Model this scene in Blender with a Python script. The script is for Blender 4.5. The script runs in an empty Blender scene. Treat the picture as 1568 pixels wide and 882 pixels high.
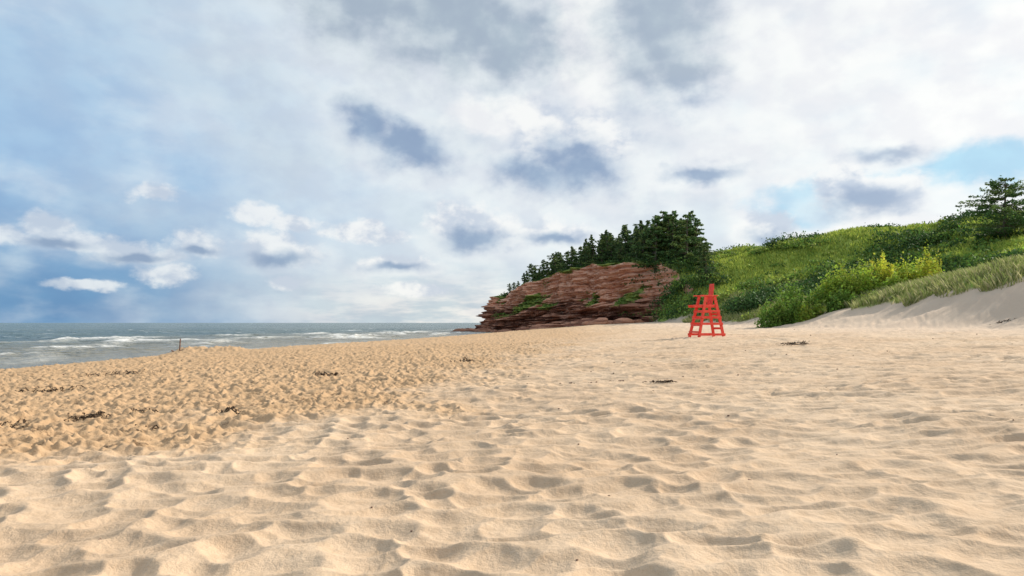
import bpy, bmesh, math, random
import numpy as np
from mathutils import Vector, Matrix
random.seed(7); rng=np.random.default_rng(7)
scene=bpy.context.scene
scene.view_settings.view_transform='Standard'
scene.view_settings.look='None'
scene.view_settings.exposure=0

# ------------------------------------------------------------------ noise
_perm=rng.permutation(256); _perm=np.concatenate([_perm,_perm,_perm])
_g=rng.uniform(0,2*np.pi,256); _gx=np.cos(_g); _gy=np.sin(_g)
_jx=rng.uniform(0.12,.88,256); _jy=rng.uniform(0.12,.88,256); _ja=rng.uniform(0,1,256)
def hsh(i,j,seed=0):
    return _perm[(_perm[(i+seed*17)&255]+(j+seed*31))&255]
def perlin(x,y,seed=0):
    x=np.asarray(x,float); y=np.asarray(y,float)
    xi=np.floor(x).astype(int); yi=np.floor(y).astype(int); xf=x-xi; yf=y-yi
    u=xf*xf*xf*(xf*(xf*6-15)+10); v=yf*yf*yf*(yf*(yf*6-15)+10)
    def g(i,j,dx,dy):
        h=hsh(i,j,seed); return _gx[h]*dx+_gy[h]*dy
    a=g(xi,yi,xf,yf); b=g(xi+1,yi,xf-1,yf); c=g(xi,yi+1,xf,yf-1); d=g(xi+1,yi+1,xf-1,yf-1)
    return ((a+(b-a)*u)*(1-v)+(c+(d-c)*u)*v)*1.5
def fbm(x,y,o=4,seed=0,gain=.5):
    r=0;a=1
    for k in range(o):
        r=r+a*perlin(x*2**k+k*13.7,y*2**k+k*7.3,seed+k); a*=gain
    return r
def worley(x,y,seed=0):
    xi=np.floor(x).astype(int); yi=np.floor(y).astype(int)
    best=np.full(x.shape,9.0); sec=np.full(x.shape,9.0); am=np.zeros(x.shape)
    for di in (-1,0,1):
        for dj in (-1,0,1):
            h=hsh(xi+di,yi+dj,seed)
            d=np.hypot(xi+di+_jx[h]-x, yi+dj+_jy[h]-y)
            nb=d<best
            sec=np.where(nb,best,np.minimum(sec,d))
            am=np.where(nb,_ja[h],am); best=np.where(nb,d,best)
    return best,sec,am
def bowls(x,y,seed=0,k=24.):
    xi=np.floor(x).astype(int); yi=np.floor(y).astype(int); s=np.full(x.shape,1e-7)
    for di in (-1,0,1):
        for dj in (-1,0,1):
            h=hsh(xi+di,yi+dj,seed)
            dx=xi+di+_jx[h]-x; dy=yi+dj+_jy[h]-y
            s+=np.exp(-k*(dx*dx+dy*dy+.08*_ja[h]))
    return -np.log(s)/k
def ss(t):
    t=np.clip(t,0,1); return t*t*(3-2*t)

# ------------------------------------------------------------------ terrain
SY=[-500,0,40,55,76,100,120,140,150,170,400]
SX=[-60,-23.5,-22.3,-19.6,-14,-8,-4,3,9,16,60]
FOOT=np.array([(60,-400),(34,0),(27,35),(27.5,55),(28,75),(25.5,95),(23,118),(16,132),(8,145),(0,156),(-7,166),(-6,175),(4,186),(20,205),(60,260),(400,600)],float)
def shore_d(X,Y): return X-np.interp(Y,SY,SX)
def foot_s(X,Y):
    best=np.full(np.shape(X),1e9)
    for a,b in zip(FOOT[:-1],FOOT[1:]):
        ab=b-a; L=(ab**2).sum()
        t=np.clip(((X-a[0])*ab[0]+(Y-a[1])*ab[1])/L,0,1)
        best=np.minimum(best,np.hypot(X-a[0]-t*ab[0],Y-a[1]-t*ab[1]))
    return np.where(X>np.interp(Y,FOOT[:,1],FOOT[:,0]),best,-best)
def land(X,Y):
    X=np.asarray(X,float);Y=np.asarray(Y,float)
    d=shore_d(X,Y); s=foot_s(X,Y)
    z=np.interp(d,[-4000,-60,-10,0,3,8,22,33,45,55,80],[-9,-3,-.6,0,.3,.48,.8,1.3,1.75,2.1,2.5])
    z=z+1.2*ss((Y-60)/60)*np.clip(d/20,0,1)
    s=s+fbm(X*.12,Y*.12,3,5)*1.1*np.clip((130-Y)/20,0,1)
    hA=np.interp(Y,[0,35,45,60,75,95,106,118,132,145,150,156,166,175,200,300],[6,6.4,6.3,5.1,4.4,5,7.5,12.3,13.5,13.3,12.6,11,8,8.5,9,8])
    wA=np.interp(Y,[0,60,95,112,120,400],[12.5,12,9,7,3,3])
    off=np.interp(Y,[0,70,90,112,120],[-3.4,-3.6,-1,0,1.6])
    t=ss((s-off)/wA)
    zr=np.interp(Y,[0,45,95,108,115,122,130,150,166,200],[12,14.5,16.5,18,17.2,15.6,14.6,14.0,10,9])
    wr=np.interp(Y,[0,60,95,108,115,122,130,150,400],[50,48,44,37,31,26,20,14,14])
    t2=ss((s-wA*.6)/wr)
    h=z*(1-t)+hA*t+(zr-hA)*t2
    h=h+ np.clip((s-5)/8,0,1)*(fbm(X*.06,Y*.06,4,9)*1.3)
    return h
def rough_mask(X,Y):
    xb=np.interp(Y,[0,5,6.8,8,14,48,70],[-8,-7,-5,-3.2,-1.2,5,10])
    return ss((xb-X+fbm(X*.5,Y*.4,3,21)*2.5)/(2.8+Y*.14)+.5)
def micro(X,Y):
    s=foot_s(X,Y); d=shore_d(X,Y)
    L=rough_mask(X,Y)
    wx=X+fbm(X*1.6,Y*1.6,2,31)*.12; wy=Y+fbm(X*1.6+9,Y*1.6,2,33)*.12
    b1=bowls(wx/.46+wy*.35,wy/.28,1,40.); b2=bowls(wx/.20+5,wy/.16,2,20.)
    b3=bowls(wx/.80+2+wy*.4,wy/.235,3,44.)
    R=ss((X-.1)/4+fbm(X*.3,Y*.3,2,40)*.8)
    mod=.8+.55*np.clip(fbm(X*.5,Y*.5,2,44)+.3,0,1)
    smooth=(b1*.190*(1-.75*R)+b3*.185*R)*mod+b2*.022
    rough=b1*.085+b2*.15+np.abs(fbm(X*5,Y*5,3,50))*.045
    big=fbm(X*.35,Y*.35,3,60)*.05
    h=smooth*(1-L)+rough*L+big
    flat=ss((d-.5)/3)
    fade=1-ss((s+3)/6)*.5
    return h*flat*fade

def raw_mesh(name,co,f,col=None,smooth=False):
    me=bpy.data.meshes.new(name)
    n=f.shape[1]
    me.vertices.add(len(co)); me.vertices.foreach_set('co',np.ascontiguousarray(co,dtype=np.float32).ravel())
    me.loops.add(f.size); me.loops.foreach_set('vertex_index',np.ascontiguousarray(f,dtype=np.int32).ravel())
    me.polygons.add(len(f)); me.polygons.foreach_set('loop_start',np.arange(0,f.size,n,dtype=np.int32))
    try: me.polygons.foreach_set('loop_total',np.full(len(f),n,dtype=np.int32))
    except Exception: pass
    me.update(calc_edges=True)
    me.polygons.foreach_set('use_smooth',np.full(len(me.polygons),smooth))
    if col is not None:
        at=me.attributes.new('Col','FLOAT_COLOR','POINT')
        c=np.concatenate([col,np.ones((len(col),1))],1)
        at.data.foreach_set('color',c.astype(np.float32).ravel())
    return me
def grid_mesh(name,az,r,zfun,cols):
    A,Rr=np.meshgrid(az,r,indexing='ij')
    X=np.sin(A)*Rr; Y=np.cos(A)*Rr
    Z=zfun(X,Y)
    na,nr=A.shape
    co=np.stack([X,Y,Z],-1).reshape(-1,3)
    I,J=np.meshgrid(np.arange(na),np.arange(nr-1),indexing='ij'); I2=(I+1)%na
    f=np.stack([I2*nr+J, I2*nr+J+1, I*nr+J+1, I*nr+J],-1).reshape(-1,4)
    me=raw_mesh(name,co,f,smooth=True)
    for k,fn in cols.items():
        v=fn(X,Y,Z).reshape(-1)
        at=me.attributes.new(k,'FLOAT','POINT'); at.data.foreach_set('value',v.astype(np.float32))
    ob=bpy.data.objects.new(name,me); scene.collection.objects.link(ob)
    return ob
def obj(name,me,mat=None,loc=None,parent=None):
    ob=bpy.data.objects.new(name,me); scene.collection.objects.link(ob)
    if mat: me.materials.append(mat)
    if loc is not None: ob.location=loc
    if parent: ob.parent=parent
    return ob

# ------------------------------------------------------------------ materials
def c4(v):
    if isinstance(v,(tuple,list)) and len(v)==3: return (*v,1)
    return v
class NT:
    def __init__(s,tree): s.t=tree; s.n=tree.nodes; s.l=tree.links
    def new(s,ty,**kw):
        n=s.n.new(ty)
        for k,v in kw.items(): setattr(n,k,v)
        return n
    def put(s,sock,v):
        if v is None: return
        if isinstance(v,bpy.types.NodeSocket): s.l.new(v,sock)
        else: sock.default_value=v
    def math(s,op,a,b=None,c=None,clamp=False):
        n=s.new('ShaderNodeMath',operation=op,use_clamp=clamp)
        s.put(n.inputs[0],a); s.put(n.inputs[1],b); s.put(n.inputs[2],c); return n.outputs[0]
    def mix(s,f,a,b,bt='MIX'):
        n=s.new('ShaderNodeMix',data_type='RGBA',blend_type=bt)
        s.put(n.inputs[0],f); s.put(n.inputs[6],c4(a)); s.put(n.inputs[7],c4(b)); return n.outputs[2]
    def mr(s,v,a,b,c=0.,d=1.,smooth=True):
        n=s.new('ShaderNodeMapRange',interpolation_type='SMOOTHSTEP' if smooth else 'LINEAR')
        s.put(n.inputs[0],v); n.inputs[1].default_value=a;n.inputs[2].default_value=b;n.inputs[3].default_value=c;n.inputs[4].default_value=d
        return n.outputs[0]
    def noise(s,vec,scale,detail=4,rough=.5,out=0,dist=0):
        n=s.new('ShaderNodeTexNoise'); s.put(n.inputs['Vector'],vec)
        n.inputs['Scale'].default_value=scale;n.inputs['Detail'].default_value=detail;n.inputs['Roughness'].default_value=rough
        n.inputs['Distortion'].default_value=dist
        return n.outputs[out]
    def attr(s,name,out=2):
        n=s.new('ShaderNodeAttribute',attribute_name=name); return n.outputs[out]
    def mapping(s,vec,scale=(1,1,1),loc=(0,0,0),rot=(0,0,0)):
        n=s.new('ShaderNodeMapping'); s.put(n.inputs[0],vec)
        n.inputs['Location'].default_value=loc;n.inputs['Rotation'].default_value=rot;n.inputs['Scale'].default_value=scale
        return n.outputs[0]
def newmat(name):
    m=bpy.data.materials.new(name); m.use_nodes=True; t=NT(m.node_tree)
    b=t.n['Principled BSDF']; b.inputs['Specular IOR Level'].default_value=.2; b.inputs['Roughness'].default_value=.9
    pos=t.new('ShaderNodeNewGeometry').outputs['Position']
    return m,t,b,pos
def bump(t,h,dist,strength=1.,normal=None):
    n=t.new('ShaderNodeBump'); n.inputs['Strength'].default_value=strength;n.inputs['Distance'].default_value=dist
    t.put(n.inputs['Height'],h)
    if normal: t.put(n.inputs['Normal'],normal)
    return n.outputs[0]

def sand_mat():
    m,t,b,p=newmat('sand_ground')
    veg=t.attr('veg'); L=t.attr('rough'); wet=t.attr('wet')
    n1=t.noise(p,.35,3); n2=t.noise(p,9,4,.6); n3=t.noise(p,140,2,.7)
    base=t.mix(t.mr(n1,.3,.7),(.55,.395,.262),(.62,.465,.322))
    base=t.mix(t.math('MULTIPLY',L,.8),base,(.485,.312,.168))
    base=t.mix(t.mr(n2,.35,.75,0,.32),base,(.36,.235,.135))
    base=t.mix(t.mr(n3,.55,.75,0,.30),base,(.26,.17,.10))
    fl=t.noise(t.mapping(p,(1,1.6,1)),5.5,5,.75)
    flm=t.math('MULTIPLY',t.mr(fl,.56,.64),t.math('MULTIPLY',L,t.mr(t.noise(p,.5,2),.38,.60)))
    base=t.mix(t.math('MULTIPLY',flm,.75),base,(.09,.055,.03))
    base=t.mix(t.math('MULTIPLY',t.attr('dune'),.6),base,(.60,.475,.37))
    base=t.mix(wet,base,(.23,.155,.09))
    g1=t.noise(p,.18,4,.6); g2=t.noise(p,1.3,4,.65)
    gr=t.mix(t.mr(g1,.35,.65),(.19,.28,.045),(.38,.43,.085))
    gr=t.mix(t.mr(g2,.45,.75,0,.55),gr,(.10,.17,.035))
    col=t.mix(veg,base,gr)
    t.put(b.inputs['Base Color'],col)
    t.put(b.inputs['Roughness'],t.mix(wet,(.95,.95,.95),(.45,.45,.45)))
    h=t.math('ADD',t.noise(p,22,4,.6),t.math('MULTIPLY',n3,.25))
    t.put(b.inputs['Normal'],bump(t,h,.018,.8))
    return m
def leaf_mat(name,trans=.25,rough=.7):
    m,t,b,p=newmat(name)
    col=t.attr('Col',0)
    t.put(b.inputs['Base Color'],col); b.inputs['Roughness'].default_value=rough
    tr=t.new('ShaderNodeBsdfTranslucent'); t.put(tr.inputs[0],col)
    mx=t.new('ShaderNodeMixShader'); mx.inputs[0].default_value=trans
    t.l.new(b.outputs[0],mx.inputs[1]); t.l.new(tr.outputs[0],mx.inputs[2])
    t.l.new(mx.outputs[0],t.n['Material Output'].inputs[0])
    return m
def rock_mat():
    m,t,b,p=newmat('red_sandstone')
    sep=t.new('ShaderNodeSeparateXYZ'); t.l.new(p,sep.inputs[0]); z=sep.outputs[2]
    zz=t.math('ADD',z,t.math('MULTIPLY',t.noise(p,.11,4),8.0))
    up=t.mr(zz,9.6,11.4)
    st=t.noise(t.mapping(p,(.05,.05,1.25)),1.5,5,.6)
    n=t.noise(p,.7,5,.65)
    low=t.mix(t.mr(st,.38,.60),(.17,.065,.040),(.55,.27,.17))
    upc=t.mix(t.mr(n,.3,.7),(.66,.31,.19),(.80,.46,.31))
    col=t.mix(up,low,upc)
    col=t.mix(t.mr(t.noise(p,1.3,5,.7),.54,.72,0,.5),col,(.20,.085,.055))
    veg=t.attr('veg')
    vn=t.math('ADD',veg,t.math('MULTIPLY',t.math('SUBTRACT',t.noise(p,1.8,5,.7),.5),1.3))
    gv=t.mix(t.mr(t.noise(p,1.4,4),.35,.65),(.10,.15,.03),(.28,.33,.07))
    col=t.mix(t.mr(vn,.45,.62),col,gv)
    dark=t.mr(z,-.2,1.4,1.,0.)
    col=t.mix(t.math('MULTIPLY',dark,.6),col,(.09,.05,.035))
    t.put(b.inputs['Base Color'],col)
    t.put(b.inputs['Normal'],bump(t,t.math('ADD',st,n),.6,.9))
    return m
def sea_mat():
    m,t,b,p=newmat('sea_water')
    foam=t.attr('foam'); near=t.attr('near')
    far=t.noise(t.mapping(p,(.02,.05,1)),1.0,6,.6)
    col=t.mix(t.mr(far,.35,.65),(.045,.095,.105),(.11,.155,.14))
    col=t.mix(near,col,(.25,.23,.17))
    wc=t.noise(t.mapping(p,(.05,.13,1)),1.0,6,.62)
    wcm=t.mr(wc,.63,.67)
    col=t.mix(t.math('MULTIPLY',wcm,.9),col,(.80,.81,.80))
    fn=t.noise(t.mapping(p,(.8,1.6,1)),1.3,5,.7)
    fm=t.math('MULTIPLY',foam,t.mr(fn,.36,.54))
    col=t.mix(fm,col,(.84,.84,.82))
    t.put(b.inputs['Base Color'],col)
    b.inputs['IOR'].default_value=1.33; b.inputs['Specular IOR Level'].default_value=.5
    t.put(b.inputs['Roughness'],t.mix(fm,(.22,.22,.22),(.9,.9,.9)))
    w1=t.noise(t.mapping(p,(.5,1.0,1)),1.0,6,.62)
    t.put(b.inputs['Normal'],bump(t,w1,1.3,1.))
    return m
M_sand=sand_mat(); M_leaf=leaf_mat('foliage',.35); M_needle=leaf_mat('spruce_needles',.2); M_rock=rock_mat(); M_sea=sea_mat()
def simple(name,c1,c2,scale,rough=.8,bd=.01):
    m,t,b,p=newmat(name)
    n=t.noise(p,scale,5,.6)
    t.put(b.inputs['Base Color'],t.mix(t.mr(n,.3,.7),c1,c2)); b.inputs['Roughness'].default_value=rough
    t.put(b.inputs['Normal'],bump(t,n,bd,.6)); return m
M_bark=simple('bark',(.10,.075,.055),(.19,.15,.12),4)
M_weed=simple('dried_seaweed',(.03,.02,.013),(.11,.07,.04),20,.7)
M_pebble=simple('pebble',(.09,.04,.03),(.2,.12,.09),15)
M_red=simple('red_paint',(.72,.060,.040),(.86,.11,.075),5,.5,.002)
M_wood=simple('driftwood',(.12,.05,.03),(.22,.12,.08),9)

# ------------------------------------------------------------------ ground
az=np.radians(np.concatenate([np.linspace(-47,47,1050),np.linspace(47,313,60)[1:-1]]))
rr=np.concatenate([[.02],np.geomspace(.4,2.4,14),np.exp(np.arange(np.log(2.5),np.log(45),.0036)),np.geomspace(45.3,260,150),np.geomspace(275,9000,18)])
def gz(X,Y):
    z=land(X,Y); m=(np.hypot(X,Y)<110)&(X>-30)&(X<60)
    z=z.copy(); z[m]+=micro(X[m],Y[m])
    z+= .42*np.exp(-(((X+19.2)/1.6)**2+((Y-41)/1.2)**2))*(1+.5*perlin(X*1.5,Y*1.5,3))
    z+= .28*np.exp(-(((X+16.8)/1.2)**2+((Y-41)/1.0)**2))
    return z
def veg_th(Y): return np.interp(Y,[0,45,60,75,95,115,118,300],[3.6,3.0,2.6,1.2,.6,.8,4,4])
def vegf(X,Y,Z):
    s=foot_s(X,Y)+fbm(X*.2,Y*.2,4,15)*1.6
    return ss((s-veg_th(Y))/.7)
def wetf(X,Y,Z):
    d=shore_d(X,Y)+fbm(X*.2,Y*.2,3,19)*.8
    return 1-ss((d-.3)/1.6)
ground=grid_mesh('beach_sand_ground',az,rr,gz,{'veg':vegf,'rough':lambda X,Y,Z:rough_mask(X,Y),'wet':wetf,'dune':lambda X,Y,Z: ss((foot_s(X,Y)+14)/12)})
ground.data.materials.append(M_sand)

# ------------------------------------------------------------------ sea
def seaz(X,Y):
    d=-shore_d(X,Y); r=np.hypot(X,Y)
    a=ss(d/12)*(1-ss((r-200)/150))
    h=perlin(X*.10+Y*.03,Y*.22,70)*.17+perlin(X*.3,Y*.55,71)*.14+perlin(X*.9,Y*1.3,72)*.07
    ph=d+fbm(X*.05,Y*.05,3,77)*5
    for c,w,k in ((3.2,.9,.15),(9,1.2,.28),(17,1.4,.36),(27,1.6,.36),(38,1.6,.36)):
        e=perlin(X*.06+c,Y*.06,78)
        h=h+k*np.exp(-((ph-c)/w)**2)*np.clip(.4+e*1.6,0,1)*(r<260)
    return h*np.maximum(a,.15*(r<300))
def foamf(X,Y,Z):
    d=-shore_d(X,Y); r=np.hypot(X,Y)
    ph=d+fbm(X*.05,Y*.05,3,77)*5
    f=0
    for c,w in ((3.2,1.0),(9,1.2),(17,1.5),(27,1.9),(38,2.2)):
        e=perlin(X*.06+c,Y*.06,78)
        f=f+np.exp(-((ph-c)/w)**2)*np.clip((e*1.6+.05)*2,0,1)
    cap=ss((Z-.15)/.10)*ss(perlin(X*.08,Y*.08,90)*2+.1)
    sh=np.exp(-((d-.3)/.6)**2)*.7
    return np.clip(f+cap*.8+sh,0,1)*(r<350)
azs=np.radians(np.concatenate([np.linspace(-50,14,700),np.linspace(14,310,50)[1:-1]]))
rs=np.concatenate([[.5,8],np.exp(np.arange(np.log(16),np.log(280),.007)),np.geomspace(285,9000,60)])
sea=grid_mesh('sea',azs,rs,seaz,{'foam':foamf,'near':lambda X,Y,Z: 1-ss((-shore_d(X,Y)-3)/60)})
sea.data.materials.append(M_sea)

# ------------------------------------------------------------------ cliff sheet
def polyline(pts,n):
    pts=np.array(pts,float); seg=np.hypot(*np.diff(pts,axis=0).T); c=np.concatenate([[0],np.cumsum(seg)])
    t=np.linspace(0,c[-1],n); return np.interp(t,c,pts[:,0]),np.interp(t,c,pts[:,1]),t
cl=[(24.2,108),(23,118),(16,132),(8,145),(0,156),(-7,166),(-6,175),(4,186),(20,205)]
cx,cy,ct=polyline(cl,700)
k=np.hanning(41);k/=k.sum()
def smc(a): return np.convolve(np.pad(a,20,mode='edge'),k,'valid')
cx,cy=smc(cx),smc(cy)
tx=np.gradient(cx);ty=np.gradient(cy);ln=np.hypot(tx,ty);tx/=ln;ty/=ln
ox,oy=-ty,tx
NW=190; w=np.linspace(0,1,NW)
T,W=np.meshgrid(ct,w,indexing='ij')
CX,CY,OX,OY=[np.repeat(a[:,None],NW,1) for a in (cx,cy,ox,oy)]
ztop=land(cx-ox*5.2,cy-oy*5.2)+perlin(ct*.22,ct*0,8)*.7
end=ss((ct-3)/12)
zt=np.repeat(ztop[:,None],NW,1)
zz=-1.0+(zt+1.05)*np.clip(W/.93,0,1)
inw=1.8*np.clip(W/.93,0,1)**1.3+np.clip((W-.93)/.07,0,1)*3.8
tilt=zz+T*.06+perlin(T*.05,W*0,7)*1.2
led=perlin(T*.12,tilt*1.1,101)*1.3+perlin(T*.35,tilt*2.6,102)*.8+perlin(T*1.3,tilt*4,103)*.3
blk=worley(T*.26+perlin(T*.5,tilt*.5,4)*.3,tilt*.75,6)
led+=(blk[2]-.5)*1.9*np.clip(1.25-W*1.0,0,1)-np.where(blk[1]-blk[0]<.12,1.1,0)*np.clip(1.1-W,0,1)
gul=-np.abs(perlin(T*.085,W*.4,110))*4.0+1.1-np.abs(perlin(T*.24,W*.6,111))*2.2
low=np.clip(1-W*2.4,0,1)*1.4+1.2*np.exp(-((W-.40+perlin(T*.08,W*0,3)*.1)/.04)**2)
dsp=(led*(.55+.7*np.clip(1.1-W,0,1))+gul*(.4+.5*W)+low)*np.clip((1-W)/.07,0,1)
E=np.repeat(end[:,None],NW,1)
dsp=dsp*E-3.0*(1-E)
PX=CX-OX*inw+OX*dsp; PY=CY-OY*inw+OY*dsp
co=np.stack([PX,PY,zz],-1).reshape(-1,3)
I,J=np.meshgrid(np.arange(len(ct)-1),np.arange(NW-1),indexing='ij')
f=np.stack([I*NW+J,I*NW+J+1,(I+1)*NW+J+1,(I+1)*NW+J],-1).reshape(-1,4)
me=raw_mesh('red_sandstone_cliff',co,f)
vg=ss((fbm(T*.09,W*2.2+T*.03,4,120)+.10*W-.33)/.2)*ss((W-.3)/.15)*.75
vg=np.maximum(vg,ss((W-.90+fbm(T*.15,W*0,3,9)*.08)/.05))
at=me.attributes.new('veg','FLOAT','POINT'); at.data.foreach_set('value',vg.reshape(-1).astype(np.float32))
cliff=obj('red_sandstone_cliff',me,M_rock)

bm=bmesh.new(); bmesh.ops.create_icosphere(bm,subdivisions=3,radius=1)
iv=np.array([v.co[:] for v in bm.verts]); bm.verts.ensure_lookup_table(); iff=np.array([[v.index for v in f.verts] for f in bm.faces]); bm.free()
def rocks(name,items,mat,seed=3):
    rg=np.random.default_rng(seed); C=[];F=[]; o=0
    for (x,y,z,sx,sy,sz) in items:
        v=iv.copy()
        for k in range(7):
            n=rg.normal(size=3);n/=np.linalg.norm(n); dd=rg.uniform(.55,.85); pr=v@n
            v=v-np.outer(np.clip(pr-dd,0,None),n)
        a=rg.uniform(0,6.28); c,s_=np.cos(a),np.sin(a)
        v=v*[sx,sy,sz]; v=np.stack([v[:,0]*c-v[:,1]*s_,v[:,0]*s_+v[:,1]*c,v[:,2]],1)+[x,y,z]
        C.append(v);F.append(iff+o);o+=len(v)
    m_=raw_mesh(name,np.concatenate(C),np.concatenate(F)); m_.attributes.new('veg','FLOAT','POINT')
    return obj(name,m_,mat)
it=[]
for i in range(230):
    q=int(rng.uniform(.05,.66)*len(cx)); out=abs(rng.normal(0,2.8))+1.8
    x=cx[q]+ox[q]*out+rng.normal(0,.5); y=cy[q]+oy[q]*out
    s_=rng.uniform(.35,.9)*(2.1 if rng.random()<.25 else 1)
    z=max(float(land(np.array([x]),np.array([y]))[0]),-.4)
    it.append((x,y,z+s_*.15,s_*1.5,s_,s_*.65))
for i in range(30):
    x=-9-rng.uniform(-3,5); y=164+rng.uniform(-5,5); s_=rng.uniform(.4,1.2); it.append((x,y,.1,s_*1.6,s_,s_*.6))
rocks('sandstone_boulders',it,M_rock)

# ------------------------------------------------------------------ foliage helpers
def quads(P,size,col,flat=0.,asp=.6):
    n=len(P); a=rng.normal(size=(n,3)); a[:,2]*=(1-flat*.7); a/=np.linalg.norm(a,axis=1)[:,None]
    b=rng.normal(size=(n,3)); b=b-a*(a*b).sum(1)[:,None]; b/=np.linalg.norm(b,axis=1)[:,None]
    s=np.asarray(size).reshape(-1,1)*np.ones((n,1))
    v=np.stack([P-a*s,P+b*s*asp,P+a*s,P-b*s*asp],1).reshape(-1,3)
    f=np.arange(4*n).reshape(-1,4)
    return v,f,np.repeat(col,4,0)
def lump_points(cx,cy,cz,rx,ry,rz,n,col):
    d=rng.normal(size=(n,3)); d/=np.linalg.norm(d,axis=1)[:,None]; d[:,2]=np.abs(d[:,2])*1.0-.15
    ph=rng.uniform(0,9)
    bumpy=1+.28*np.sin(d[:,0]*6+ph)*np.sin(d[:,1]*5+ph*2)+.16*np.sin(d[:,2]*9+d[:,0]*7+ph)
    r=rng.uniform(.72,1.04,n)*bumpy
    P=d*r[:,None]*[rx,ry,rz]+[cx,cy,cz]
    c=np.array(col)[None,:]*rng.uniform(.7,1.35,(n,1))*(.6+.45*np.clip(r,0,1))[:,None]  # random tone, plus painted shade: leaves deeper in the lump get a darker colour
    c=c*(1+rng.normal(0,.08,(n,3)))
    return P,np.clip(c,0,1)
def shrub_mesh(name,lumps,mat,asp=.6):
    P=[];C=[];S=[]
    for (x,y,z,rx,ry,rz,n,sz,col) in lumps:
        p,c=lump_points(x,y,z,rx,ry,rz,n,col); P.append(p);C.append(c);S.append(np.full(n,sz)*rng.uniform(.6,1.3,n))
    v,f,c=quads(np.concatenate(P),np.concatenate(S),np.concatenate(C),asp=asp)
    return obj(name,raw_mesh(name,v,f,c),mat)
def lz(x,y): return float(land(np.array([x]),np.array([y]))[0])
def fs1(x,y): return float(foot_s(np.array([x]),np.array([y]))[0])

DK=(.055,.11,.03); MD=(.14,.23,.046); LT=(.32,.40,.08); YL=(.48,.50,.06)
L1=[]
cnt=0
while cnt<860:
    x=rng.uniform(22,95); y=rng.uniform(60,140)
    if x/y>.95: continue
    s=fs1(x,y)
    if s<2.0 or s>62: continue
    nz=float(fbm(np.array([x*.07]),np.array([y*.07]),3,200)[0])
    if nz<.0 and rng.random()<.88: continue
    cnt+=1
    r=rng.random(); col=LT if r<.4 else MD if r<.88 else DK; h=rng.uniform(.4,1.15)
    if nz>.27: col=DK if rng.random()<.6 else MD; h*=1.45
    if y>100 and s<18 and x/y<.30: col=DK if rng.random()<.7 else MD; h=rng.uniform(.9,2.0)
    L1.append((x,y,lz(x,y)-.1,h*1.7,h*1.7,h,int(60+70*h),.20,col))
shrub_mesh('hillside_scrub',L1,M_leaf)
L2=[]
for (jx,jy,jw,n) in [(30.5,88,5.5,40),(35,90,6,50),(40.5,88,6,42),(47,92,7,30),(57,98,6,20)]:
    for i in range(n):
        x=jx+rng.normal(0,jw*.45); y=jy+rng.normal(0,jw*.35)
        if fs1(x,y)<3.0: continue
        h=rng.uniform(.9,2.0); L2.append((x,y,lz(x,y),h*1.5,h*1.5,h*1.1,150,.2,DK if rng.random()<.8 else MD))
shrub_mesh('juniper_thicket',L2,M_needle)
def bush(name,spots,n,sz):
    Ls=[]
    for (x,y,r,h,col) in spots:
        for k in range(8):
            dx,dy=rng.normal(0,r*.45,2); q=rng.uniform(.4,.7)
            Ls.append((x+dx,y+dy,lz(x+dx,y+dy)-.1,r*q,r*q,h*rng.uniform(.5,1.1),n,sz,tuple(np.array(col)*rng.uniform(.65,1.25))))
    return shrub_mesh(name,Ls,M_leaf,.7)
G1=(.17,.28,.045); G2=(.31,.41,.055)
bush('bayberry_bush',[(26.4,66,1.8,3.0,G1),(28.4,67,2.2,4.1,G1),(27.6,64.8,1.2,1.9,G2)],640,.12)
bush('bayberry_bush',[(31.4,67,2.1,3.8,G2),(33.3,66,2.0,3.9,G2),(31.2,64,1.4,1.8,G1)],640,.12)
bush('bayberry_bush',[(36.2,66,2.2,4.1,YL),(37.8,65.5,2.0,3.9,YL),(35.2,63.5,1.4,1.9,G2),(39.8,66.5,2.0,3.4,G2)],640,.12)

def blades(name,fn,n,hmin,hmax,wd,cols,mat,lean=(.25,0)):
    X,Y,dens=fn(n)
    X,Y=X[dens],Y[dens]; Z=land(X,Y)-.03; n=len(X)
    h=rng.uniform(hmin,hmax,n); a=rng.uniform(0,2*np.pi,n)
    dx=np.cos(a)*wd;dy=np.sin(a)*wd
    lx=rng.normal(lean[0],.28,n)*h; ly=rng.normal(lean[1],.28,n)*h
    B=np.stack([X,Y,Z],1)
    v=np.stack([B-np.stack([dx,dy,0*dx],1),B+np.stack([dx,dy,0*dx],1),
        B+np.stack([lx*.45+dx*.7,ly*.45+dy*.7,h*.62],1),B+np.stack([lx*1.1,ly*1.1,h],1)],1).reshape(-1,3)
    ci=rng.integers(0,len(cols),n); c=np.array(cols)[ci]*rng.uniform(.7,1.3,(n,1))
    return obj(name,raw_mesh(name,v,np.arange(4*n).reshape(-1,4),np.repeat(c,4,0)),mat)
def dune_fn(n):
    X=rng.uniform(24,60,n);Y=rng.uniform(34,100,n)
    s=foot_s(X,Y)
    cl_=fbm(X*.5,Y*.5,3,222)
    ok=(s+fbm(X*.2,Y*.2,4,15)*1.6>veg_th(Y)-.2)&(s<16)&(X/Y<.92)&(cl_+rng.uniform(-.3,.5,n)>0)
    return X,Y,ok
blades('dune_marram_grass',dune_fn,260000,.35,.85,.026,[(.36,.38,.14),(.28,.34,.10),(.46,.43,.22)],M_leaf,(-.1,0))
def hill_fn(n):
    X=rng.uniform(24,95,n);Y=rng.uniform(75,145,n); s=foot_s(X,Y)
    return X,Y,(s>2)&(s<55)&(X/Y<.95)&(X/Y>.2)
blades('hillside_grass',hill_fn,110000,.3,.7,.08,[(.36,.44,.07),(.46,.50,.10),(.26,.35,.06)],M_leaf,(-.1,0))

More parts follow.
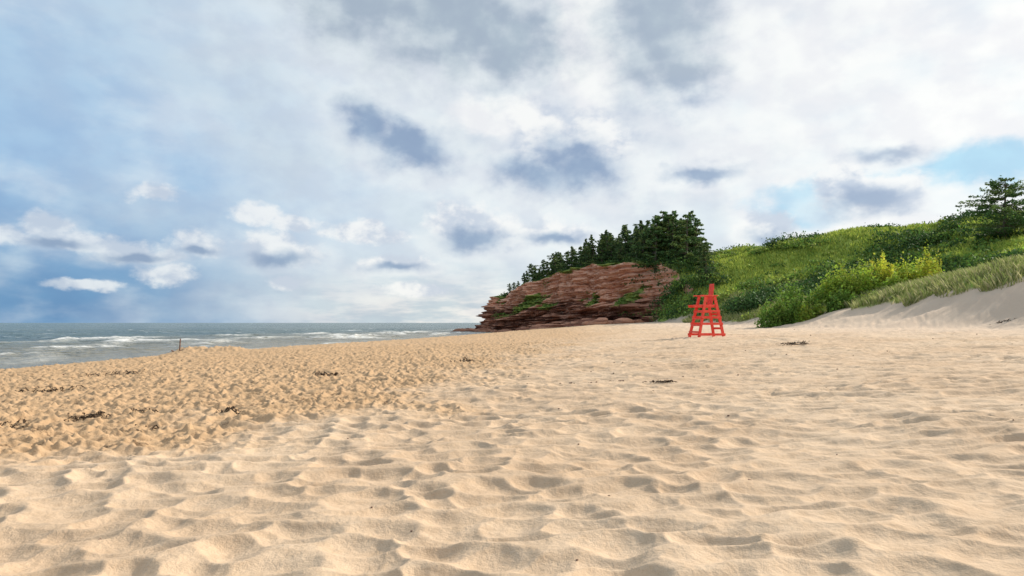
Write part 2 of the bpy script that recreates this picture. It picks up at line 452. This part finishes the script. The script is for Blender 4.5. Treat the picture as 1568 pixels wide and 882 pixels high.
# ------------------------------------------------------------------ spruces
def spruce_mesh(name,H,R,seed,layers=False,dens=1.,qs=1.):
    rg=np.random.default_rng(seed); P=[];S=[];C=[]; tv=[];tf=[]
    def limb(a,b,ra,rb,ns=6):
        a=np.array(a,float);b=np.array(b,float); d=b-a; d/=np.linalg.norm(d)
        u=np.cross(d,[0,0,1] if abs(d[2])<.9 else [1,0,0]);u/=np.linalg.norm(u);w=np.cross(d,u); o=sum(len(q) for q in tv)
        an=np.arange(ns)*2*np.pi/ns; ring=np.cos(an)[:,None]*u+np.sin(an)[:,None]*w
        tv.append(np.concatenate([a+ring*ra,b+ring*rb]))
        for i in range(ns):
            j=(i+1)%ns; tf.append([o+i,o+j,o+ns+j,o+ns+i])
    bend=rg.uniform(-.04,.04,2)*H+[ .03*H,0]
    limb((0,0,-.4),(bend[0]*.5,bend[1]*.5,H*.55),.026*H,.016*H); limb((bend[0]*.5,bend[1]*.5,H*.55),(bend[0],bend[1],H*.98),.016*H,.004*H)
    nb=int((74 if not layers else 56)*dens); prof=rg.uniform(.35,1.4,24); asym=rg.uniform(0,6.28)
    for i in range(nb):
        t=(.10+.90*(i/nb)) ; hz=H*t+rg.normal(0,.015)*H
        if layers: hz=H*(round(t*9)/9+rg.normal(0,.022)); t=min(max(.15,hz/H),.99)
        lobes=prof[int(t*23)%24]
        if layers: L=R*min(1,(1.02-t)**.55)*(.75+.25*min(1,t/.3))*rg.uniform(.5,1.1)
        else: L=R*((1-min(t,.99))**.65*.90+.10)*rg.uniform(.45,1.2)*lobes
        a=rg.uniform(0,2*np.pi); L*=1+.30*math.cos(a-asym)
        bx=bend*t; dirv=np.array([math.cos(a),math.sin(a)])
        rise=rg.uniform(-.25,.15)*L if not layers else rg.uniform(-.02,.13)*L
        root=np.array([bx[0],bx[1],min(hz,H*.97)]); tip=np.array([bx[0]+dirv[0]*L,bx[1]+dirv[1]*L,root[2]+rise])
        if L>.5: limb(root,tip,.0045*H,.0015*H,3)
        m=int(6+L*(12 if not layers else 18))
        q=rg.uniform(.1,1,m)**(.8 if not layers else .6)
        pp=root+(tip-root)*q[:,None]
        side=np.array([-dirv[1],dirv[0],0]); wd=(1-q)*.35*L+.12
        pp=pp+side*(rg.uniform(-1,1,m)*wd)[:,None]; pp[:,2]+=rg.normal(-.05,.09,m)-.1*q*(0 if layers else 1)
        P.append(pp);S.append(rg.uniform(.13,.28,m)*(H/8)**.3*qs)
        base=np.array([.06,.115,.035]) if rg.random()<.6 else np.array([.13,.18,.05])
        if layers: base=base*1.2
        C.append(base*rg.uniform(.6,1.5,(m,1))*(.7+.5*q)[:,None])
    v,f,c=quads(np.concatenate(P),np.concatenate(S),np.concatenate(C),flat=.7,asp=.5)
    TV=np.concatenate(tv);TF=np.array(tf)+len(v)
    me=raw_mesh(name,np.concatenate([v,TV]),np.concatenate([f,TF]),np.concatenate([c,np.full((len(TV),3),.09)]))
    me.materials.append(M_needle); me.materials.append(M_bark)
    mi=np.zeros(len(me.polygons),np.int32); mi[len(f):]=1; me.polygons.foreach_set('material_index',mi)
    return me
temps=[spruce_mesh('spruce_%d'%i,8,rr_,50+i) for i,rr_ in enumerate([2.6,2.1,3.2,2.4,2.9,3.5])]
open_t=[spruce_mesh('open_spruce_%d'%i,8,2.9,70+i,True,1.0) for i in range(2)]
grove=bpy.data.objects.new('spruce_grove',None); scene.collection.objects.link(grove)
bear=[-.01,0,.044,.073,.10,.13,.159,.197,.225,.25,.27,.29,.31]; topv=[.055,.063,.096,.106,.120,.133,.142,.156,.166,.171,.145,.112,.09]
n=0;tries=0
placed=[]
def add_spruce(me,x,y,h,ws=1.):
    g=lz(x,y); o=bpy.data.objects.new('spruce',me); scene.collection.objects.link(o); o.parent=grove
    sc=h/8; o.location=(x,y,g-.2); wsc=(sc*rng.uniform(.85,1.25)+.10)*ws; o.scale=(wsc,wsc,sc); o.rotation_euler=(rng.normal(0,.06),rng.normal(.04,.06),rng.uniform(0,6.3))
while n<104 and tries<6000:
    tries+=1
    x=rng.uniform(-4,42);y=rng.uniform(108,168)
    s=fs1(x,y)
    if s<3.8 or s>17: continue
    u=x/y
    if u<-.006 or u>.287: continue
    if y<121 and s<7: continue
    if any((x-a)**2+(y-b)**2<2.8 for a,b in placed): continue
    g=lz(x,y); h=(2.2+np.interp(u,bear,topv)*y-g)*rng.uniform(.45,1.06)
    if h<1.4: continue
    h=min(h,11); placed.append((x,y)); n+=1
    add_spruce(temps[rng.integers(0,6)] if not(u>.205 and rng.random()<.55) else open_t[rng.integers(0,2)],x,y,h)
for (x,y,h) in [(30.5,124,9.6),(33,126,9.0),(28.2,125.5,8.8),(32.2,121.5,7.6)]: add_spruce(open_t[int(x)%2],x,y,h)
L3=[]
for i in range(420):
    y=rng.uniform(96,134); s0=rng.uniform(1.0,17)
    x=float(np.interp(y,FOOT[:,1],FOOT[:,0]))+s0*1.15
    u=x/y
    if u<.192 or u>.262+.02*rng.normal(): continue
    h=rng.uniform(.8,1.9); L3.append((x,y,lz(x,y),h*1.3,h*1.3,h*1.2,120,.2,DK if rng.random()<.6 else MD))
for i in range(210):
    q=int(rng.uniform(.13,.62)*len(cx)); s0=rng.uniform(3.6,8.5)
    if perlin(np.array([q*.05]),np.array([.3]),12)[0]<-.1 and rng.random()<.6: continue
    x=cx[q]-ox[q]*s0;y=cy[q]-oy[q]*s0; h=rng.uniform(.5,1.4)
    L3.append((x,y,lz(x,y)+.1,h*1.3,h*1.3,h,90,.18,DK if rng.random()<.6 else MD))
for i in range(110):
    q=int(rng.uniform(.12,.55)*len(cx)); j=int(rng.uniform(.35,.85)*NW)
    if vg[q,j]<.3: continue
    h=rng.uniform(.35,.95); L3.append((PX[q,j],PY[q,j],zz[q,j],h*1.3,h*1.3,h*.9,60,.16,MD if rng.random()<.6 else LT))
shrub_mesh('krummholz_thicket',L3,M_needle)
tm=spruce_mesh('spruce_tree',7.8,6.6,99,True,2.6,.72)
o=obj('spruce_tree',tm,None,(62,86,lz(62,86)-.1))
L4=[]
for i in range(24):
    x=64+rng.normal(0,4.0);y=87+rng.normal(0,3);h=rng.uniform(.6,1.2);L4.append((x,y,lz(x,y),h*1.5,h*1.5,h,150,.2,DK))
shrub_mesh('spruce_undergrowth',L4,M_needle)

# ------------------------------------------------------------------ lifeguard chair
def beam(bm,a,b,w,t,up=(0,0,1)):
    a=Vector(a);b=Vector(b); d=(b-a); L=d.length; d.normalize(); up=Vector(up)
    if abs(d.dot(up))>.95: up=Vector((1,0,0))
    s=d.cross(up).normalized(); u=s.cross(d).normalized()
    m=Matrix((( *s,),( *d,),( *u,))).transposed().to_4x4(); m.translation=(a+b)/2
    r=bmesh.ops.create_cube(bm,size=1); 
    bmesh.ops.scale(bm,vec=(w,L,t),verts=r['verts']); bmesh.ops.transform(bm,matrix=m,verts=r['verts'])
def part(name,beams,parent,bev=.008):
    bm=bmesh.new()
    for q in beams: beam(bm,*q)
    me=bpy.data.meshes.new(name); bm.to_mesh(me); bm.free()
    o=obj(name,me,M_red,parent=parent); md=o.modifiers.new('bevel','BEVEL'); md.width=bev; md.segments=2; return o
ch=bpy.data.objects.new('lifeguard_chair',None); scene.collection.objects.link(ch)
def fx(z): return .86-.58*z/2.25
def bx_(z): return -.86+.54*z/2.25
def sy(z): return .46-.14*z/2.25
for sgn,nm in ((1,'left'),(-1,'right')):
    Y=lambda z:sgn*sy(z)
    part('front_leg_'+nm,[((fx(0),Y(0),-.15),(fx(2.3),Y(2.3),2.3),.06,.17,(1,0,0))],ch)
    part('rear_leg_'+nm,[((bx_(0),Y(0),-.15),(bx_(2.3),Y(2.3),2.3),.06,.17,(1,0,0))],ch)
    for i,z in enumerate((.16,.76,1.12,1.46)):
        yo=sgn*(sy(z)+.055)
        part('side_rail_%s_%d'%(nm,i+1),[((fx(z)+.08,yo,z),(bx_(z)-.08,yo,z),.04,.13)],ch)
    part('armrest_'+nm,[((.62,Y(2.2),2.34),(-.48,Y(2.2),2.34),.13,.06)],ch)
    part('seat_support_'+nm,[((1.0,sgn*(sy(1.75)-.06),1.74),(-.55,sgn*(sy(1.75)-.06),1.74),.05,.13)],ch)
for i,z in enumerate((.30,.68,1.06,1.44)):
    part('ladder_rung_%d'%(i+1),[((fx(z)+.05,-sy(z)-.03,z),(fx(z)+.05,sy(z)+.03,z),.05,.10)],ch)
part('rear_brace',[((bx_(.5)-.06,-sy(.5),.5),(bx_(.5)-.06,sy(.5),.5),.04,.12),((bx_(1.3)-.06,-sy(1.3),1.3),(bx_(1.3)-.06,sy(1.3),1.3),.04,.12)],ch)
part('seat',[((.32-.16*i,-.26,1.825),(.32-.16*i,.26,1.825),.14,.04) for i in range(5)],ch)
part('foot_rest',[((.96-.15*i,-.32,1.80),(.96-.15*i,.32,1.80),.13,.035) for i in range(2)],ch)
part('backrest',[((-.22,-.16+.16*i,1.86),(-.36,-.13+.13*i,3.02),.125,.04,(1,0,0)) for i in range(3)]+[((-.27,-.24,2.1),(-.27,.24,2.1),.03,.09),((-.365,-.20,2.75),(-.365,.20,2.75),.03,.09)],ch)
def gh(x,y): return float(gz(np.array([[x]]),np.array([[y]]))[0,0])
ch.location=(11.0,38.6,gh(11,38.6)+.02); ch.rotation_euler=(0,0,math.radians(180+20))

# ------------------------------------------------------------------ beach litter
def weed(x,y,r,n):
    C=[];F=[];o=0
    for i in range(n):
        a=rng.uniform(0,6.3); px,py=x+rng.normal(0,r*.5),y+rng.normal(0,r*.5); L=rng.uniform(.12,.5)*r; k=6; w_=rng.uniform(.003,.010)*(1+y*.04)
        cu=rng.normal(0,1.0); z0=rng.uniform(0,.02+.05*r)
        for j in range(k):
            t=j/(k-1); aa=a+cu*t*2; q=(px+math.cos(aa)*L*t,py+math.sin(aa)*L*t)
            z=gh(*q)+.006+z0*math.sin(t*3.1)+.008*rng.random()
            C+= [(q[0]-math.sin(aa)*w_,q[1]+math.cos(aa)*w_,z),(q[0]+math.sin(aa)*w_,q[1]-math.cos(aa)*w_,z+.01)]
            if j: F.append([o+2*j-2,o+2*j-1,o+2*j+1,o+2*j])
        o+=2*k
    me=raw_mesh('seaweed_clump',np.array(C),np.array(F)); obj('seaweed_clump',me,M_weed)
for (x,y,r,n) in [(-6.3,10.2,.26,80),(-5.8,10.7,.2,40),(-4.35,10.6,.2,60),(-4.9,18.0,.40,80),(-1.6,23.5,.36,40),(2.85,12.9,.21,90),(10.6,25.6,.5,90),(11.2,26.6,.35,40),(-6.9,9.4,.25,25),(26,36,.45,30),(-10.5,15.5,.6,50),(-12,21,.8,50),(-4.9,9.2,.15,14)]:
    weed(x,y,r,n)
it=[]
for i in range(120):
    y=3.6+abs(rng.normal(0,1))*14; x=rng.uniform(-.75,.75)*y
    if rng.random()<.5: x=abs(x); y=max(y,14)
    if shore_d(np.array(x),np.array(y))<2: continue
    s_=rng.uniform(.004,.010)*(1+y*.07); it.append((x,y,gh(x,y)+s_*.3,s_*1.3,s_,s_*.8))
rocks('beach_pebbles',it,M_pebble,5)
bm=bmesh.new(); beam(bm,(-19.6,40.2,.2),(-19.55,40.25,1.25),.05,.05); beam(bm,(-19.6,40.2,.55),(-19.0,40.0,.62),.05,.05); beam(bm,(-19.6,40.2,.35),(-20.1,40.3,.55),.06,.06)
me=bpy.data.meshes.new('driftwood_stick'); bm.to_mesh(me); bm.free(); obj('driftwood_stick',me,M_wood)

# ------------------------------------------------------------------ sky and sun
SUN_AZ,SUN_EL=math.radians(62),math.radians(32)
wd=bpy.data.worlds.new("World"); scene.world=wd; wd.use_nodes=True
try:
    wd.cycles.sampling_method='MANUAL'; wd.cycles.sample_map_resolution=256
except Exception: pass
t=NT(wd.node_tree); bg=t.n['Background']; bg.inputs['Strength'].default_value=.1
sky=t.new('ShaderNodeTexSky',sky_type='NISHITA'); sky.sun_disc=False; sky.sun_elevation=SUN_EL; sky.sun_rotation=SUN_AZ
d=t.new('ShaderNodeTexCoord').outputs['Generated']
sp=t.new('ShaderNodeSeparateXYZ'); t.l.new(d,sp.inputs[0])
azn=t.math('MULTIPLY',t.math('ARCTAN2',sp.outputs[0],sp.outputs[1]),57.2958)
eln=t.math('MULTIPLY',t.math('ARCSINE',sp.outputs[2]),57.2958)
cb=t.new('ShaderNodeCombineXYZ'); t.l.new(azn,cb.inputs[0]); t.l.new(eln,cb.inputs[1]); P=cb.outputs[0]
def vm(op,a,b):
    n=t.new('ShaderNodeVectorMath',operation=op); t.put(n.inputs[0],a)
    if b is not None: t.put(n.inputs[1],b)
    return n
def warp(P,scale,amt,detail=5,loc=(0,0,0)):
    nz=t.noise(t.mapping(P,(1,1.4,1),loc),scale,detail,.55,out=1)
    o=vm('SUBTRACT',nz,(.5,.5,.5)).outputs[0]
    m=t.new('ShaderNodeVectorMath',operation='SCALE'); t.l.new(o,m.inputs[0]); t.put(m.inputs[3],amt)
    return vm('ADD',P,m.outputs[0]).outputs[0]
amt=t.math('ADD',t.math('MULTIPLY',eln,.22),1.0)
PW=warp(P,.26,amt,4)
def field(P,blobs,k=.25):
    cur=None
    for b_ in blobs:
        a,e,ra,re=b_[:4]; rot=math.radians(b_[4]) if len(b_)>4 else 0
        s1=vm('SUBTRACT',P,(a,e,0)).outputs[0]
        if rot: s1=t.mapping(s1,(1,1,1),(0,0,0),(0,0,rot))
        s2=vm('MULTIPLY',s1,(1/ra,1/re,0)).outputs[0]
        ln=vm('LENGTH',s2,None).outputs['Value']
        cur=ln if cur is None else t.math('SMOOTH_MIN',cur,ln,k)
    return cur
white=[(-34.2,6.4,1.9,1.0),(-32.0,5.7,2.0,.85),(-29.6,5.2,2.3,.85),(-27.2,4.7,2.0,.6),(-26.8,3.4,2.0,.7),(-24.9,5.9,1.7,1.1),(-19.6,6.2,2.0,1.4),(-17.6,5.6,2.0,1.1),(-4.4,8.4,2.4,1.8),(-2.0,7.6,3.0,1.7),(-27.7,9.7,1.7,.75),(-20.6,8.7,2.0,.9),(-17.8,8.1,2.0,.7),(-9.7,4.9,2.8,.85),(2.8,15.2,3.2,2.2),(7.2,14.6,3.0,2.6),(26.0,10.2,2.4,1.7),(28.8,9.6,2.6,1.5),(-32,2.6,2.4,.35),(-18.2,3.2,1.4,.5),(20.5,7.2,2.0,1.3),(-12.1,7.3,3.6,.65),(-7.8,2.7,3.2,.5),(3.6,7.7,2.8,1.0),(-37,5.9,1.8,.7)]
dark=[(-12.0,15.8,2.6,1.8,12),(-9.0,14.4,4.2,1.9,10),(2.4,12.5,4.2,2.1),(6.0,12.9,3.6,2.2),(27.0,8.9,3.0,1.1),(28.9,12.4,2.4,.75),(-12,25.5,7,4.0),(-5,24.0,8,4.6),(0,22.0,5,3.2),(12.2,23.5,4.8,5.6),(14.0,19.5,3.2,2.8),(-3.0,7.0,3.0,1.3),(-18.6,5.2,2.6,.8),(15.8,11.9,3.0,.9),(-9.4,4.5,2.6,.5),(20.6,6.7,1.7,.7),(3.8,7.2,2.8,.6),(-33.5,5.4,2.2,.4),(-28.8,4.6,2.8,.45),(-24.8,5.3,1.5,.45)]
fw=field(PW,white,.2); fd=field(PW,dark,.4)
billow=t.mapping(P,(1,1.35,1))
fine=t.noise(billow,.50,7,.58)
# a broad noise sampled twice, the second time toward the sun: the difference gives lit and shaded billows
e1=t.noise(billow,.24,5,.5); e2=t.noise(t.mapping(P,(1,1.35,1),(1.1,1.3,0)),.24,4,.5)
emb=t.math('SUBTRACT',e1,e2)
small=t.noise(billow,1.6,3,.6)
med=t.noise(t.mapping(P,(1,1.7,1),(7,3,0)),.10,6,.52); lowd=t.noise(t.mapping(P,(1,4.5,1),(3,9,0)),.14,6,.58)
edge=t.math('MULTIPLY',t.math('SUBTRACT',fine,.5),1.05)
edge2=t.math('ADD',edge,t.math('MULTIPLY',t.math('SUBTRACT',small,.5),.6))
mw=t.mr(t.math('ADD',fw,edge2),1.35,.62)
md_=t.mr(t.math('ADD',fd,edge),1.55,.30)
halo=t.mr(t.math('ADD',fd,edge),2.2,1.2)
blue=t.mix(t.mr(eln,0,13),(.13,.31,.56),(.36,.56,.80))
blue=t.mix(t.mr(eln,8,28),blue,(.50,.67,.83))
hazeB=t.math('ADD',t.math('ADD',azn,t.math('MULTIPLY',t.math('SUBTRACT',med,.5),40)),t.math('MULTIPLY',eln,.30))
B=t.mr(hazeB,-36,-4)
wh=t.mix(t.mr(azn,-15,30),(.74,.83,.90),(.97,.98,.97))
wh=t.mix(t.mr(med,.43,.62,0,.6),wh,(.60,.70,.79))
wh=t.mix(t.mr(azn,12,30,0,.9),wh,(1.02,1.02,1.0))
rim=field(PW,[(6.3,21.5,3.2,6.0),(-1,16.8,5,1.6)])
wh=t.mix(t.mr(rim,1.2,.6,0,.9),wh,(1.02,1.02,1.0))
col=t.mix(B,blue,wh)
wsp=t.noise(t.mapping(P,(1,2.0,1),(1,5,0),(0,0,.3)),.13,5,.5)
col=t.mix(t.mr(wsp,.46,.70,0,.5),col,(.78,.87,.93))
gap=field(PW,[(26,9.8,7.0,1.4,-6),(35,10.8,5,1.7),(23,8.4,3.4,1.3)])
gm=t.mr(t.math('ADD',gap,t.math('MULTIPLY',edge,.8)),1.25,.5)
bank=t.math('MULTIPLY',t.mr(eln,6,.3),t.mr(azn,-24,-8))
bankc=t.mix(t.mr(lowd,.4,.6),(.56,.66,.72),(.99,.96,.90))
col=t.mix(t.math('MULTIPLY',bank,.85),col,bankc)
col=t.mix(t.math('MULTIPLY',gm,.85),col,(.40,.72,.92))
col=t.mix(t.math('MULTIPLY',halo,t.mr(azn,-30,-5,.1,.45)),col,(.97,.98,.97))
wc=t.mix(t.mr(azn,-38,-5),(.78,.84,.90),(.98,.98,.97))
wc=t.mix(t.mr(t.math('ADD',emb,t.math('MULTIPLY',t.math('SUBTRACT',small,.5),.25)),-.08,.14,.0,.65),wc,(.50,.61,.75))
col=t.mix(t.math('MULTIPLY',mw,.95),col,wc)
core=t.mr(t.math('ADD',fd,t.math('MULTIPLY',emb,-2.0)),1.1,.2)
dc=t.mix(core,(.50,.60,.73),(.29,.40,.57))
dch=t.mix(core,(.56,.64,.71),(.42,.51,.60))
dc=t.mix(t.mr(eln,16,20),dc,dch)
dst=t.mr(azn,5,34,.95,.70)
col=t.mix(t.math('MULTIPLY',md_,dst),col,dc)
rel=t.mr(emb,-.16,.16,1.03,.93)
relc=t.new('ShaderNodeCombineXYZ'); t.l.new(rel,relc.inputs[0]); t.l.new(rel,relc.inputs[1]); t.l.new(t.math('POWER',rel,.6),relc.inputs[2])
m2=t.mix(1.0,col,relc.outputs[0],'MULTIPLY')
x10=t.mix(1.0,m2,(10,10,10),'MULTIPLY')
x10.node.clamp_result=False
fin=t.mix(.90,sky.outputs[0],x10)
t.l.new(fin,bg.inputs['Color'])

sl=bpy.data.lights.new('sun','SUN'); sl.energy=5.0; sl.angle=math.radians(1.2); sl.color=(1,.92,.80)
so=bpy.data.objects.new('sun',sl); scene.collection.objects.link(so)
S=Vector((math.sin(SUN_AZ)*math.cos(SUN_EL),math.cos(SUN_AZ)*math.cos(SUN_EL),math.sin(SUN_EL)))
so.rotation_euler=S.to_track_quat('Z','Y').to_euler(); so.location=S*60

# ------------------------------------------------------------------ camera
cd=bpy.data.cameras.new('camera'); cam=bpy.data.objects.new('camera',cd); scene.collection.objects.link(cam)
cd.lens=24; cd.sensor_width=36; cd.shift_y=.0338; cd.clip_start=.05; cd.clip_end=20000
cam.location=(0,0,2.2); cam.rotation_euler=(math.radians(90),0,0)
scene.camera=cam
